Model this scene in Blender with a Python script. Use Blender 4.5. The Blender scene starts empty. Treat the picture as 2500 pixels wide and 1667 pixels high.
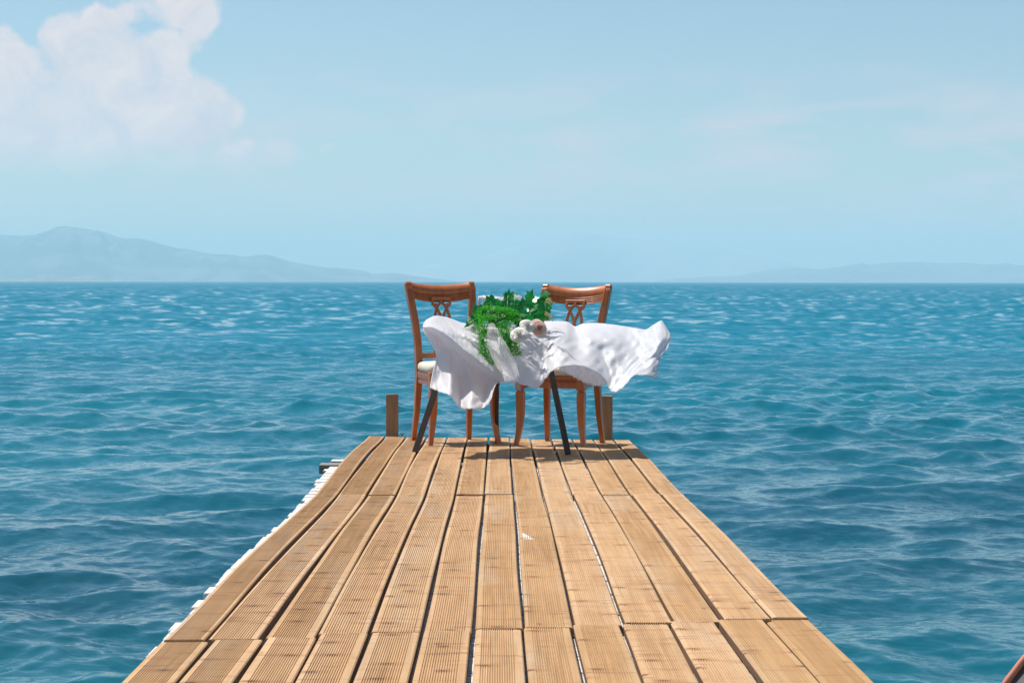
import bpy, bmesh, math, random
import numpy as np
from mathutils import Vector, Matrix
R = math.radians
rnd = random.Random(7)
scene = bpy.context.scene
COL = scene.collection

# ------------------------------------------------------------ camera
F = 4500.0
CAMZ = 1.02
SEA = -1.25
cam = bpy.data.objects.new('camera', bpy.data.cameras.new('camera')); COL.objects.link(cam)
cam.data.sensor_width = 36; cam.data.lens = 36 * F / 2500
cam.data.clip_start = 0.05; cam.data.clip_end = 60000
pitch = math.atan((833.5 - 687) / F); yaw = math.atan((1250 - 1218) / F)
CM = (Matrix.Rotation(-yaw, 4, 'Z') @ Matrix.Rotation(R(90) - pitch, 4, 'X') @ Matrix.Rotation(R(0.075), 4, 'Z'))
cam.matrix_world = Matrix.Translation((0, 0, CAMZ)) @ CM
scene.camera = cam
CR = CM.to_3x3()

def P(px, py, D):
    """direction of a photo point (2500 x 1667) carried to world depth y = D"""
    d = CR @ Vector(((px - 1250) / F, -(py - 833.5) / F, -1))
    d *= D / d.y
    return Vector((d.x, D, CAMZ + d.z))

# ------------------------------------------------------------ world, sun, exposure
SUNV = Vector((-0.34, 0.28, 0.85)).normalized()          # towards the sun
elev = math.asin(SUNV.z); az = math.atan2(SUNV.x, SUNV.y)
w = bpy.data.worlds.new("World"); scene.world = w; w.use_nodes = True
nt = w.node_tree; N = nt.nodes; L = nt.links
for n in list(N): N.remove(n)
def node(t, **k):
    n = N.new(t)
    for a, b in k.items(): setattr(n, a, b)
    return n
out = node('ShaderNodeOutputWorld'); bg = node('ShaderNodeBackground'); bg.inputs[1].default_value = 0.10
sky = node('ShaderNodeTexSky', sky_type='NISHITA'); sky.sun_disc = False
sky.sun_elevation = elev; sky.sun_rotation = az; sky.altitude = 0; sky.air_density = 1.0; sky.dust_density = 0.6; sky.ozone_density = 2.0
tc = node('ShaderNodeTexCoord')
sep = node('ShaderNodeSeparateXYZ'); L.new(tc.outputs['Generated'], sep.inputs[0])
def M(op, a, b=None, c=None, clamp=False):
    n = node('ShaderNodeMath', operation=op); n.use_clamp = clamp
    for i, v in enumerate((a, b, c)):
        if v is None: continue
        if isinstance(v, (int, float)): n.inputs[i].default_value = v
        else: L.new(v, n.inputs[i])
    return n.outputs[0]
# photo-like sky coordinates: azimuth and elevation expressed in "pixels" of the sky seen ahead
ay = M('MAXIMUM', sep.outputs[1], 0.05)
cx = M('MULTIPLY_ADD', M('DIVIDE', sep.outputs[0], ay), 4.5, 1.218)      # 0..2.5
cy = M('MULTIPLY_ADD', M('DIVIDE', sep.outputs[2], ay), -4.5, 0.687)     # 0 top .. .687 horizon
cmb = node('ShaderNodeCombineXYZ'); L.new(cx, cmb.inputs[0]); L.new(cy, cmb.inputs[1])
def noise(vec, scale, detail=6, rough=0.55, dist=0.0, lac=2.0):
    n = node('ShaderNodeTexNoise'); n.inputs['Scale'].default_value = scale; n.inputs['Detail'].default_value = detail
    n.inputs['Roughness'].default_value = rough; n.inputs['Distortion'].default_value = dist; L.new(vec, n.inputs['Vector'])
    return n
big = noise(cmb.outputs[0], 5.5, 9, 0.58, 0.3)
vor = node('ShaderNodeTexVoronoi'); vor.feature = 'SMOOTH_F1'; vor.inputs['Scale'].default_value = 11; vor.inputs['Smoothness'].default_value = .35
wv = noise(cmb.outputs[0], 14, 4, .5)
mixv = node('ShaderNodeVectorMath', operation='MULTIPLY_ADD'); L.new(wv.outputs['Color'], mixv.inputs[0]); mixv.inputs[1].default_value = (.05, .05, 0); L.new(cmb.outputs[0], mixv.inputs[2])
L.new(mixv.outputs[0], vor.inputs['Vector'])
# cumulus built as a union of soft round towers, edges broken by noise
blobs = [(.02,.17,.10,.10),(.10,.30,.22,.14),(.18,.11,.10,.075),(.235,.075,.05,.045),(.30,.16,.15,.09),(.33,.23,.20,.12),(.42,.28,.14,.12),
         (.22,.33,.20,.12),(.40,.12,.10,.07),(.43,.02,.12,.08),(.47,.0,.075,.07),(.38,-.01,.08,.03),(.48,.29,.12,.075),(.52,.30,.06,.05),(.545,.285,.035,.035),(.36,.37,.18,.07),(.15,.39,.2,.06),
         (.61,.355,.032,.028),(.56,.385,.08,.035),(.66,.39,.09,.03),(.02,.08,.035,.03),(.0,.38,.12,.06)]
acc = None
for bx_, by_, rx, ry in blobs:
    dx = M('DIVIDE', M('SUBTRACT', cx, bx_), rx); dy = M('DIVIDE', M('SUBTRACT', cy, by_), ry)
    g = M('SUBTRACT', 1.0, M('SQRT', M('ADD', M('MULTIPLY', dx, dx), M('MULTIPLY', dy, dy))))
    g = M('MULTIPLY', g, min(rx, ry) / .08)
    acc = g if acc is None else M('SMOOTH_MAX', acc, g, 0.12)
edge = M('ADD', acc, M('MULTIPLY', M('SUBTRACT', big.outputs[0], .5), 1.15))
edge = M('ADD', edge, M('ADD', M('MULTIPLY', M('SUBTRACT', .42, vor.outputs['Distance']), .9), M('MULTIPLY', M('SUBTRACT', noise(cmb.outputs[0], 34, 5, .6).outputs[0], .5), .45)))
cloud = M('MULTIPLY', M('ADD', edge, .16), 3.4, clamp=True)
cloud = M('MULTIPLY', cloud, M('MULTIPLY_ADD', noise(cmb.outputs[0], 6, 5, .6).outputs[0], .9, .50, clamp=True))
below = M('MULTIPLY', M('SUBTRACT', .455, cy), 9.0, clamp=True)            # the bank dissolves towards its base
cloud = M('MULTIPLY', cloud, below, clamp=True)
# thin veils right and middle
mp = node('ShaderNodeMapping'); mp.inputs['Scale'].default_value = (1.6, 6.0, 1); L.new(cmb.outputs[0], mp.inputs[0])
veil = noise(mp.outputs[0], 1.6, 7, .6, .4)
vm = M('MULTIPLY', M('SUBTRACT', veil.outputs[0], .42), 3.6, clamp=True)
band = M('SUBTRACT', 1.0, M('ABSOLUTE', M('DIVIDE', M('SUBTRACT', cy, .38), .24)), clamp=True)
rside = M('MULTIPLY_ADD', cx, .30, .12, clamp=True)
vm = M('MULTIPLY', M('MULTIPLY', vm, band), M('ADD', rside, .22))
fwd = M('GREATER_THAN', sep.outputs[1], .2)
mask = M('MULTIPLY', M('MULTIPLY', cloud, .92), fwd)
shade = noise(cmb.outputs[0], 8, 8, .66, .6)
ccol = node('ShaderNodeMix', data_type='RGBA'); L.new(M('MULTIPLY_ADD', shade.outputs[0], 2.4, -.7, clamp=True), ccol.inputs[0])
ccol.inputs[6].default_value = (4.7, 4.6, 5.1, 1); ccol.inputs[7].default_value = (7.6, 6.2, 5.7, 1)
tint = node('ShaderNodeMix', data_type='RGBA', blend_type='MULTIPLY'); tint.inputs[0].default_value = 1
L.new(sky.outputs[0], tint.inputs[6]); tint.inputs[7].default_value = (.742, .778, .752, 1)
mx = node('ShaderNodeMix', data_type='RGBA'); L.new(mask, mx.inputs[0]); L.new(tint.outputs[2], mx.inputs[6]); L.new(ccol.outputs[2], mx.inputs[7])
mx2 = node('ShaderNodeMix', data_type='RGBA'); L.new(M('MULTIPLY', M('MULTIPLY', vm, fwd), 1.25, clamp=True), mx2.inputs[0]); L.new(mx.outputs[2], mx2.inputs[6]); mx2.inputs[7].default_value = (5.6, 4.75, 5.2, 1)
L.new(mx2.outputs[2], bg.inputs[0]); L.new(bg.outputs[0], out.inputs[0])

sun = bpy.data.objects.new('sun', bpy.data.lights.new('sun', 'SUN')); COL.objects.link(sun)
sun.data.energy = 4.2; sun.data.angle = R(0.5); sun.data.color = (1, .95, .87)
sun.rotation_euler = SUNV.to_track_quat('Z', 'Y').to_euler()
vs = scene.view_settings; vs.view_transform = 'Standard'; vs.look = 'None'; vs.exposure = 0.54; vs.gamma = 1
scene.cycles.volume_bounces = 1

# ------------------------------------------------------------ helpers
def link_mesh(name, verts, faces, mat=None, parent=None, smooth=True, loc=None):
    me = bpy.data.meshes.new(name); me.from_pydata([tuple(v) for v in verts], [], faces); me.update()
    if smooth: me.polygons.foreach_set('use_smooth', [True] * len(me.polygons))
    o = bpy.data.objects.new(name, me); COL.objects.link(o)
    if mat: me.materials.append(mat)
    if parent: o.parent = parent
    return o
def np_mesh(name, V, Fq, mat):
    me = bpy.data.meshes.new(name)
    me.vertices.add(len(V)); me.vertices.foreach_set('co', V.astype(np.float32).ravel())
    me.loops.add(Fq.size); me.loops.foreach_set('vertex_index', Fq.astype(np.int32).ravel())
    me.polygons.add(len(Fq)); me.polygons.foreach_set('loop_start', np.arange(0, Fq.size, 4, dtype=np.int32))
    me.polygons.foreach_set('loop_total', np.full(len(Fq), 4, dtype=np.int32))
    me.update(calc_edges=True); me.polygons.foreach_set('use_smooth', np.ones(len(Fq), dtype=bool))
    o = bpy.data.objects.new(name, me); COL.objects.link(o); me.materials.append(mat); return o
def empty(name, label, cat, loc=(0, 0, 0), rz=0, group=None):
    o = bpy.data.objects.new(name, None); COL.objects.link(o); o.location = loc; o.rotation_euler = (0, 0, rz)
    o['label'] = label; o['category'] = cat
    if group: o['group'] = group
    return o
def tag(o, label, cat, group=None, kind=None):
    o['label'] = label; o['category'] = cat
    if group: o['group'] = group
    if kind: o['kind'] = kind
    return o
def struct(o, label=None):
    o['kind'] = 'structure'
    if label: o['label'] = label
    return o
def bevel(o, wd=.003, seg=2):
    m = o.modifiers.new('bevel', 'BEVEL'); m.width = wd; m.segments = seg; m.limit_method = 'ANGLE'; m.angle_limit = R(35)
    return o
class MB:
    def __init__(s): s.v = []; s.f = []
    def add(s, V, Fc):
        b = len(s.v); s.v += [Vector(v) for v in V]; s.f += [tuple(i + b for i in f) for f in Fc]
    def box(s, c, d, rot=None):
        V = []
        for z in (-1, 1):
            for y in (-1, 1):
                for x in (-1, 1):
                    p = Vector((x * d[0] / 2, y * d[1] / 2, z * d[2] / 2))
                    if rot: p = rot @ p
                    V.append(p + Vector(c))
        s.add(V, [(0, 2, 3, 1), (4, 5, 7, 6), (0, 1, 5, 4), (2, 6, 7, 3), (0, 4, 6, 2), (1, 3, 7, 5)])
    def loft(s, rings, cap=True, closed=True):
        n = len(rings[0]); V = [p for r in rings for p in r]; Fc = []
        for i in range(len(rings) - 1):
            for j in range(n if closed else n - 1):
                k = (j + 1) % n
                Fc.append((i * n + j, i * n + k, (i + 1) * n + k, (i + 1) * n + j))
        if cap and closed:
            Fc.append(tuple(range(n - 1, -1, -1))); Fc.append(tuple((len(rings) - 1) * n + j for j in range(n)))
        s.add(V, Fc)
    def tube(s, pts, rad, seg=8):
        pts = [Vector(p) for p in pts]; rings = []
        if not isinstance(rad, (list, tuple)): rad = [rad] * len(pts)
        ref = Vector((.13, .27, .95)).normalized()
        for i, p in enumerate(pts):
            t = (pts[min(i + 1, len(pts) - 1)] - pts[max(i - 1, 0)]).normalized()
            a = t.cross(ref)
            if a.length < .05: a = t.cross(Vector((1, 0, 0)))
            a.normalize(); b = t.cross(a)
            rings.append([p + (a * math.cos(q) + b * math.sin(q)) * rad[i] for q in [2 * math.pi * k / seg for k in range(seg)]])
        s.loft(rings)
    def bar(s, pts, wx, wy, ax=Vector((1, 0, 0))):
        """rectangular bar along a path; wx along ax, wy across"""
        pts = [Vector(p) for p in pts]; rings = []
        n = len(pts)
        wx = wx if isinstance(wx, (list, tuple)) else [wx] * n; wy = wy if isinstance(wy, (list, tuple)) else [wy] * n
        for i, p in enumerate(pts):
            t = (pts[min(i + 1, n - 1)] - pts[max(i - 1, 0)]).normalized()
            a = (ax - t * ax.dot(t)).normalized(); b = t.cross(a)
            rings.append([p + a * sx * wx[i] / 2 + b * sy * wy[i] / 2 for sx, sy in ((-1, -1), (1, -1), (1, 1), (-1, 1))])
        s.loft(rings)
    def build(s, name, mat, parent=None, smooth=False):
        return link_mesh(name, s.v, s.f, mat, parent, smooth)
def cr(pts, n):
    """Catmull-Rom through points (any dimension)"""
    A = np.array([list(p) for p in pts], float)
    ext = np.vstack([2 * A[0] - A[1], A, 2 * A[-1] - A[-2]]); o = []
    for i in range(len(A) - 1):
        p0, p1, p2, p3 = ext[i:i + 4]
        for k in range(n):
            t = k / n
            o.append(.5 * (2 * p1 + (p2 - p0) * t + (2 * p0 - 5 * p1 + 4 * p2 - p3) * t * t + (3 * p1 - p0 - 3 * p2 + p3) * t ** 3))
    o.append(A[-1]); return np.array(o)

# ------------------------------------------------------------ materials
def mat(name, col=(.5, .5, .5), rough=.5, **kw):
    m = bpy.data.materials.new(name); m.use_nodes = True
    p = m.node_tree.nodes['Principled BSDF']; p.inputs['Base Color'].default_value = (*col, 1); p.inputs['Roughness'].default_value = rough
    for k, v in kw.items(): p.inputs[k].default_value = v
    return m
class G:
    def __init__(s, m): s.t = m.node_tree; s.N = s.t.nodes; s.L = s.t.links; s.p = s.N['Principled BSDF']
    def n(s, t, **k):
        x = s.N.new(t)
        for a, b in k.items(): setattr(x, a, b)
        return x
    def m(s, op, a, b=None, c=None, clamp=False):
        x = s.n('ShaderNodeMath', operation=op); x.use_clamp = clamp
        for i, v in enumerate((a, b, c)):
            if v is None: continue
            if isinstance(v, (int, float)): x.inputs[i].default_value = v
            else: s.L.new(v, x.inputs[i])
        return x.outputs[0]
    def vec(s, scale=(1, 1, 1), offs=None, coord='Object'):
        t = s.n('ShaderNodeTexCoord'); mp = s.n('ShaderNodeMapping'); mp.inputs['Scale'].default_value = scale
        src = t.outputs[coord]
        if offs is not None:
            a = s.n('ShaderNodeVectorMath', operation='ADD'); s.L.new(src, a.inputs[0]); s.L.new(offs, a.inputs[1]); src = a.outputs[0]
        s.L.new(src, mp.inputs[0]); return mp.outputs[0]
    def noise(s, v, scale=1, detail=4, rough=.5, dist=0):
        x = s.n('ShaderNodeTexNoise'); s.L.new(v, x.inputs['Vector']); x.inputs['Scale'].default_value = scale
        x.inputs['Detail'].default_value = detail; x.inputs['Roughness'].default_value = rough; x.inputs['Distortion'].default_value = dist
        return x
    def mix(s, f, a, b, mode='MIX'):
        x = s.n('ShaderNodeMix', data_type='RGBA', blend_type=mode)
        for i, v in ((0, f), (6, a), (7, b)):
            if isinstance(v, (int, float)): x.inputs[i].default_value = v
            elif isinstance(v, tuple): x.inputs[i].default_value = (*v, 1)
            else: s.L.new(v, x.inputs[i])
        return x.outputs[2]
    def ramp(s, v, lo, hi):
        return s.m('DIVIDE', s.m('SUBTRACT', v, lo), hi - lo, clamp=True)
    def col(s, v): s.L.new(v, s.p.inputs['Base Color'])
    def bump(s, v, st=.3, d=.01):
        b = s.n('ShaderNodeBump'); b.inputs['Strength'].default_value = st; b.inputs['Distance'].default_value = d
        s.L.new(v, b.inputs['Height']); s.L.new(b.outputs[0], s.p.inputs['Normal'])

def wood_deck():
    m = mat('deck_wood', rough=.75); g = G(m)
    oi = g.n('ShaderNodeObjectInfo'); cb = g.n('ShaderNodeCombineXYZ')
    g.L.new(g.m('MULTIPLY', oi.outputs['Random'], 9.0), cb.inputs[2]); g.L.new(g.m('MULTIPLY', oi.outputs['Random'], 37.0), cb.inputs[1])
    o = cb.outputs[0]
    grain = g.noise(g.vec((95, 1.6, 60), o), 1, 5, .6, .2)
    broad = g.noise(g.vec((7, 1.3, 5), o), 1, 4, .55)
    c = g.mix(g.ramp(grain.outputs[0], .3, .72), (.33, .18, .075), (.53, .325, .155))
    c = g.mix(g.m('MULTIPLY', g.ramp(broad.outputs[0], .36, .68), .6), c, (.57, .36, .185))
    tone = g.ramp(oi.outputs['Random'], 0, 1)
    c = g.mix(.5, c, g.mix(tone, (.45, .27, .14), (.62, .42, .25)), 'MULTIPLY') if False else c
    hs = g.n('ShaderNodeHueSaturation'); g.L.new(c, hs.inputs['Color']); g.L.new(g.m('MULTIPLY_ADD', oi.outputs['Random'], .20, .88), hs.inputs['Value'])
    g.L.new(g.m('MULTIPLY_ADD', oi.outputs['Random'], -.12, 1.08), hs.inputs['Saturation']); c = hs.outputs[0]
    grey = g.noise(g.vec((5, .7, 4), o), 1, 5, .6, .5)
    c = g.mix(g.m('MULTIPLY', g.ramp(grey.outputs[0], .50, .72), .55), c, (.50, .39, .27))
    # transverse weather bands
    band = g.noise(g.vec((3.5, 17, 3), o), 1, 3, .6, .8)
    c = g.mix(g.m('MULTIPLY', g.ramp(band.outputs[0], .57, .70), .55), c, (.36, .17, .065))
    # thin transverse saw marks
    saw = g.noise(g.vec((5, 46, 3), o), 1, 2, .5, .6)
    c = g.mix(g.m('MULTIPLY', g.ramp(saw.outputs[0], .62, .70), .8), c, (.24, .11, .05))
    # knots, wide across the board and short along it
    vv = g.n('ShaderNodeTexVoronoi'); vv.inputs['Scale'].default_value = 1; g.L.new(g.vec((8.0, 4.4, 1), o), vv.inputs['Vector'])
    wob = g.noise(g.vec((60, 120, 20), o), 1, 2)
    vs_ = g.n('ShaderNodeSeparateXYZ')
    sub = g.n('ShaderNodeVectorMath', operation='SUBTRACT'); g.L.new(g.vec((8.0, 4.4, 1), o), sub.inputs[0]); g.L.new(vv.outputs['Position'], sub.inputs[1])
    g.L.new(sub.outputs[0], vs_.inputs[0])
    dx = g.m('DIVIDE', vs_.outputs[0], .17); dy = g.m('DIVIDE', vs_.outputs[1], .042)
    dk = g.m('SQRT', g.m('ADD', g.m('MULTIPLY', dx, dx), g.m('MULTIPLY', dy, dy)))
    dk = g.m('ADD', dk, g.m('MULTIPLY', wob.outputs[0], .8))
    sepc = g.n('ShaderNodeSeparateXYZ'); g.L.new(vv.outputs['Color'], sepc.inputs[0])
    on = g.m('GREATER_THAN', sepc.outputs[0], .45)
    halo = g.m('MULTIPLY', g.m('SUBTRACT', 1.0, g.ramp(dk, .8, 3.6)), on)
    core = g.m('MULTIPLY', g.m('SUBTRACT', 1.0, g.ramp(dk, .7, 1.5)), on)
    c = g.mix(g.m('MULTIPLY', halo, .62), c, (.33, .145, .05))
    c = g.mix(g.m('MULTIPLY', core, .95), c, (.07, .028, .012))
    g.col(c)
    g.bump(g.m('ADD', grain.outputs[0], g.m('MULTIPLY', core, -.5)), .35, .002)
    return m
def wood_simple(name, c1, c2, sc=(40, 40, 3), rough=.6, bump=.3, coat=0):
    m = mat(name, rough=rough); g = G(m)
    a = g.noise(g.vec(sc), 1, 5, .6, .4); b = g.noise(g.vec((6, 6, 4)), 1, 3)
    f = g.m('ADD', g.m('MULTIPLY', a.outputs[0], .7), g.m('MULTIPLY', b.outputs[0], .3))
    g.col(g.mix(g.ramp(f, .32, .68), c1, c2)); g.bump(a.outputs[0], bump, .002)
    g.p.inputs['Coat Weight'].default_value = coat; g.p.inputs['Coat Roughness'].default_value = .18
    return m
def white_wood():
    m = mat('whitewashed_wood', rough=.8); g = G(m)
    oi = g.n('ShaderNodeObjectInfo'); cb = g.n('ShaderNodeCombineXYZ'); g.L.new(g.m('MULTIPLY', oi.outputs['Random'], 30.0), cb.inputs[0])
    a = g.noise(g.vec((4, 60, 60), cb.outputs[0]), 1, 5, .65); b = g.noise(g.vec((22, 22, 22), cb.outputs[0]), 1, 5, .65)
    c = g.mix(g.ramp(a.outputs[0], .3, .6), (.40, .385, .36), (.72, .71, .69))
    c = g.mix(g.m('MULTIPLY', g.ramp(b.outputs[0], .56, .64), .85), c, (.25, .20, .16)); g.col(c); g.bump(a.outputs[0], .6, .003)
    return m
DECK = wood_deck()
DSIDE = wood_simple('deck_board_edge_shaded', (.13, .062, .028), (.26, .145, .075), (30, 3, 60), .85, .5)  # darker stained board sides; the tone also paints in shade between boards
POSTW = wood_simple('post_wood', (.25, .145, .075), (.42, .27, .15), (55, 55, 4), .85, .6)
BEAMW = wood_simple('pier_beam_wood', (.10, .065, .04), (.20, .14, .09), (30, 4, 30), .9, .5)
GREYW = wood_simple('grey_weathered_wood', (.17, .155, .14), (.30, .28, .25), (20, 20, 60), .9, .7)
WHITEW = white_wood()
MAHO = wood_simple('mahogany_varnish', (.34, .080, .014), (.58, .160, .028), (30, 30, 4), .38, .08, .35)
DARKW = wood_simple('dark_stained_wood', (.030, .017, .011), (.055, .031, .021), (50, 50, 4), .55, .15)
CREAM = mat('cream_upholstery', (.66, .58, .45), .85)
g = G(CREAM); a = g.noise(g.vec((260, 260, 260)), 1, 2); b = g.noise(g.vec((9, 9, 9)), 1, 3)
g.col(g.mix(g.ramp(b.outputs[0], .35, .65), (.66, .58, .46), (.74, .67, .55))); g.bump(a.outputs[0], .25, .001)

def cloth_mat(name, alpha=None):
    m = mat(name, (.94, .94, .95), .40); g = G(m); g.p.inputs['Sheen Weight'].default_value = .2
    wv = g.noise(g.vec((24, 24, 24)), 1, 4, .5, .8)
    cre = g.noise(g.vec((9, 9, 16)), 1, 6, .62, 2.2)
    g.bump(g.m('ADD', g.m('MULTIPLY', wv.outputs[0], .2), cre.outputs[0]), .42, .012)
    tr = g.n('ShaderNodeBsdfTranslucent'); tr.inputs[0].default_value = (.92, .90, .95, 1)
    ms = g.n('ShaderNodeMixShader'); ms.inputs[0].default_value = .56
    g.L.new(g.p.outputs[0], ms.inputs[1]); g.L.new(tr.outputs[0], ms.inputs[2])
    last = ms
    if alpha:
        tp = g.n('ShaderNodeBsdfTransparent'); m2 = g.n('ShaderNodeMixShader')
        st = g.noise(g.vec((60, 60, 8)), 1, 5, .65, 1.2)
        g.L.new(g.m('MULTIPLY_ADD', g.ramp(st.outputs[0], .3, .75), .22, alpha), m2.inputs[0])
        g.L.new(tp.outputs[0], m2.inputs[1]); g.L.new(ms.outputs[0], m2.inputs[2]); last = m2
    g.L.new(last.outputs[0], g.N['Material Output'].inputs[0])
    return m
SATIN = cloth_mat('white_satin'); TULLE = cloth_mat('white_tulle', .32)
def leafm(name, c1, c2, rough=.4, tl=.3, petal=False):
    m = mat(name, rough=rough); g = G(m)
    a = g.noise(g.vec((60, 60, 60)), 1, 3); g.col(g.mix(g.ramp(a.outputs[0], .36, .60), c1, c2))
    tr = g.n('ShaderNodeBsdfTranslucent'); tr.inputs[0].default_value = (min(.9, c2[0] * 1.3), min(.9, c2[1] * 1.5), min(.8, c2[2] * .9), 1)
    if petal: tr.inputs[0].default_value = (*c2, 1)
    ms = g.n('ShaderNodeMixShader'); ms.inputs[0].default_value = tl
    g.L.new(g.p.outputs[0], ms.inputs[1]); g.L.new(tr.outputs[0], ms.inputs[2]); g.L.new(ms.outputs[0], g.N['Material Output'].inputs[0])
    return m
IVY = leafm('ivy_green', (.006, .14, .03), (.012, .27, .045), .35, .25)
FERN = leafm('fern_green', (.006, .12, .02), (.10, .52, .05), .5, .35)
BUDS = leafm('pale_blossom', (.45, .50, .28), (.72, .72, .55), .7, .2)
DARKLEAF = leafm('dark_rose_leaf', (.006, .035, .022), (.012, .06, .035), .4, .1)
WROSE = leafm('white_petals', (.90, .87, .80), (.94, .92, .89), .6, .45, True)
PROSE = leafm('peach_petals', (.88, .62, .54), (.93, .76, .69), .6, .5, True)

# ------------------------------------------------------------ the sea
def sea_material():
    m = mat('sea_water', (.0, .1, .13), .08); g = G(m); g.p.inputs['IOR'].default_value = 1.37
    geo = g.n('ShaderNodeNewGeometry')
    def sl(scale, dx, dy, det=3):
        mp = g.n('ShaderNodeMapping'); mp.inputs['Scale'].default_value = (scale * dx, scale * dy, scale); g.L.new(geo.outputs['Position'], mp.inputs[0])
        n = g.noise(mp.outputs[0], 1, det, .6, .3); s = g.n('ShaderNodeVectorMath', operation='SUBTRACT'); g.L.new(n.outputs['Color'], s.inputs[0]); s.inputs[1].default_value = (.5, .5, .5)
        return s.outputs[0]
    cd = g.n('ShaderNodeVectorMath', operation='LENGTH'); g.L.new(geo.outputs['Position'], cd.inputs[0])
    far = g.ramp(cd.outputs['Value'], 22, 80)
    a = sl(14.0, .6, 1.4, 4); b = sl(.55, .6, 1.5, 4); c_ = sl(.045, .6, 1.6, 4)
    def scale(v, s):
        x = g.n('ShaderNodeVectorMath', operation='SCALE'); g.L.new(v, x.inputs[0])
        if isinstance(s, float): x.inputs['Scale'].default_value = s
        else: g.L.new(s, x.inputs['Scale'])
        return x.outputs[0]
    def add(u, v):
        x = g.n('ShaderNodeVectorMath', operation='ADD'); g.L.new(u, x.inputs[0]); g.L.new(v, x.inputs[1]); return x.outputs[0]
    tot = add(scale(a, .50), scale(b, g.m('MULTIPLY_ADD', far, .22, .0)))
    tot = add(tot, scale(c_, g.m('MULTIPLY', far, .16)))
    # beyond the range where the mesh carries the wave shape, the wave slopes stored on it take over
    wa = g.n('ShaderNodeAttribute'); wa.attribute_name = 'wave_slope'
    ws = g.n('ShaderNodeVectorMath', operation='MULTIPLY_ADD'); g.L.new(wa.outputs['Vector'], ws.inputs[0]); ws.inputs[1].default_value = (-.85, -.85, 0); ws.inputs[2].default_value = (0, 0, 1)
    nm = g.n('ShaderNodeMix', data_type='VECTOR'); g.L.new(far, nm.inputs[0]); g.L.new(geo.outputs['Normal'], nm.inputs[4]); g.L.new(ws.outputs[0], nm.inputs[5])
    mk = g.n('ShaderNodeVectorMath', operation='MULTIPLY'); g.L.new(tot, mk.inputs[0]); mk.inputs[1].default_value = (1, 1, 0)
    bias = g.n('ShaderNodeCombineXYZ'); g.L.new(g.m('MULTIPLY', far, -.23), bias.inputs[1])
    nn = g.n('ShaderNodeVectorMath', operation='NORMALIZE'); g.L.new(add(add(mk.outputs[0], nm.outputs[1]), bias.outputs[0]), nn.inputs[0])
    g.L.new(nn.outputs[0], g.p.inputs['Normal'])
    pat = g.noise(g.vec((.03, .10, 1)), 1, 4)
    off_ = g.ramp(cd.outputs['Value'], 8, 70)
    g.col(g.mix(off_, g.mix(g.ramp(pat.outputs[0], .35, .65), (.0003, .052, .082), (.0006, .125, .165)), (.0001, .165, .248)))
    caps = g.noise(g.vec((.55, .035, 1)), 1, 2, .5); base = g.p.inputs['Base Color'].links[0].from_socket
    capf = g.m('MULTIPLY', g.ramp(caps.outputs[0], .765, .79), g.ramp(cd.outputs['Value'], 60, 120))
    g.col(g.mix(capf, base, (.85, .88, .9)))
    return m
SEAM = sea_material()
hc = CAMZ - SEA
fr = 1843.0
Ds = [0.6]
while Ds[-1] < 60000:
    D = Ds[-1]; Ds.append(D + (max(.03, D * D / (hc * fr) * (.55 + .75 * min(1, max(0, (D - 60) / 80)))) if D > 8.5 else .25))
    if len(Ds) > 2 and Ds[-1] > 2500: Ds[-1] = Ds[-2] * 1.25
Ds = np.array(Ds)
inner = np.arange(-21, 21.001, .042); side = np.array([24, 30, 40, 55, 75, 95, 120, 150, 180])
ang = np.radians(np.concatenate([-side[::-1], inner, side]))
DD, AA = np.meshgrid(Ds, ang, indexing='ij')
X = DD * np.sin(AA); Y = DD * np.cos(AA)
sp = np.gradient(Ds)[:, None] * np.ones_like(AA)
rg = np.random.RandomState(11)
Z = np.zeros_like(X); OX = np.zeros_like(X); OY = np.zeros_like(X)
sel = (np.abs(AA) < R(23)) & (DD < 2500)
xs, ys = X[sel], Y[sel]; sps = np.maximum(np.minimum(sp[sel], .035 + DD[sel] * .0009), DD[sel] * .0008); sx_ = np.zeros_like(xs); sy_ = np.zeros_like(xs)
z_ = np.zeros_like(xs); ox = np.zeros_like(xs); oy = np.zeros_like(xs)
gust = .85 + .4 * np.sin(xs * .11 + 1.3 * np.sin(ys * .07)) * np.sin(ys * .16 + xs * .05 + 2)
NW = 190
for i in range(NW):
    lam = .13 * (5.5 / .13) ** (i / (NW - 1)) * rg.uniform(.9, 1.1)
    th = R(rg.normal(0, 50 if lam < 1.0 else 30)) + R(-90 + 10)         # travel towards the camera, a little sideways
    k = 2 * math.pi / lam
    steep = .026 * (1.0 if lam < .9 else (.9 / lam) ** .9)
    if lam < .25: steep *= .8
    if lam > .6: steep *= 1.35
    A = steep / k * rg.uniform(.5, 1.5)
    att = np.clip((lam / sps - 2.0) / 3.0, 0, 1)
    ph = k * (xs * math.cos(th) + ys * math.sin(th)) + rg.uniform(0, 6.283)
    if lam < 1.2: att = att * gust
    cph = A * k * att * min(1, 2.2 / lam) * np.cos(ph); sx_ += cph * math.cos(th); sy_ += cph * math.sin(th)
    z_ += A * att * np.sin(ph); ox += .9 * A * att * math.cos(th) * np.cos(ph); oy += .9 * A * att * math.sin(th) * np.cos(ph)
Z[sel] = z_; OX[sel] = ox; OY[sel] = oy
V = np.stack([X + OX, Y + OY, SEA + Z], -1).reshape(-1, 3)
nr, nc = X.shape
idx = np.arange(nr * nc).reshape(nr, nc)
Q = np.stack([idx[:-1, :-1], idx[:-1, 1:], idx[1:, 1:], idx[1:, :-1]], -1).reshape(-1, 4)[:, ::-1]
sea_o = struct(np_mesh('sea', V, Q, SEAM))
SL = np.zeros((nr * nc, 3), np.float32); SLx = np.zeros_like(X); SLy = np.zeros_like(X); SLx[sel] = sx_; SLy[sel] = sy_
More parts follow.
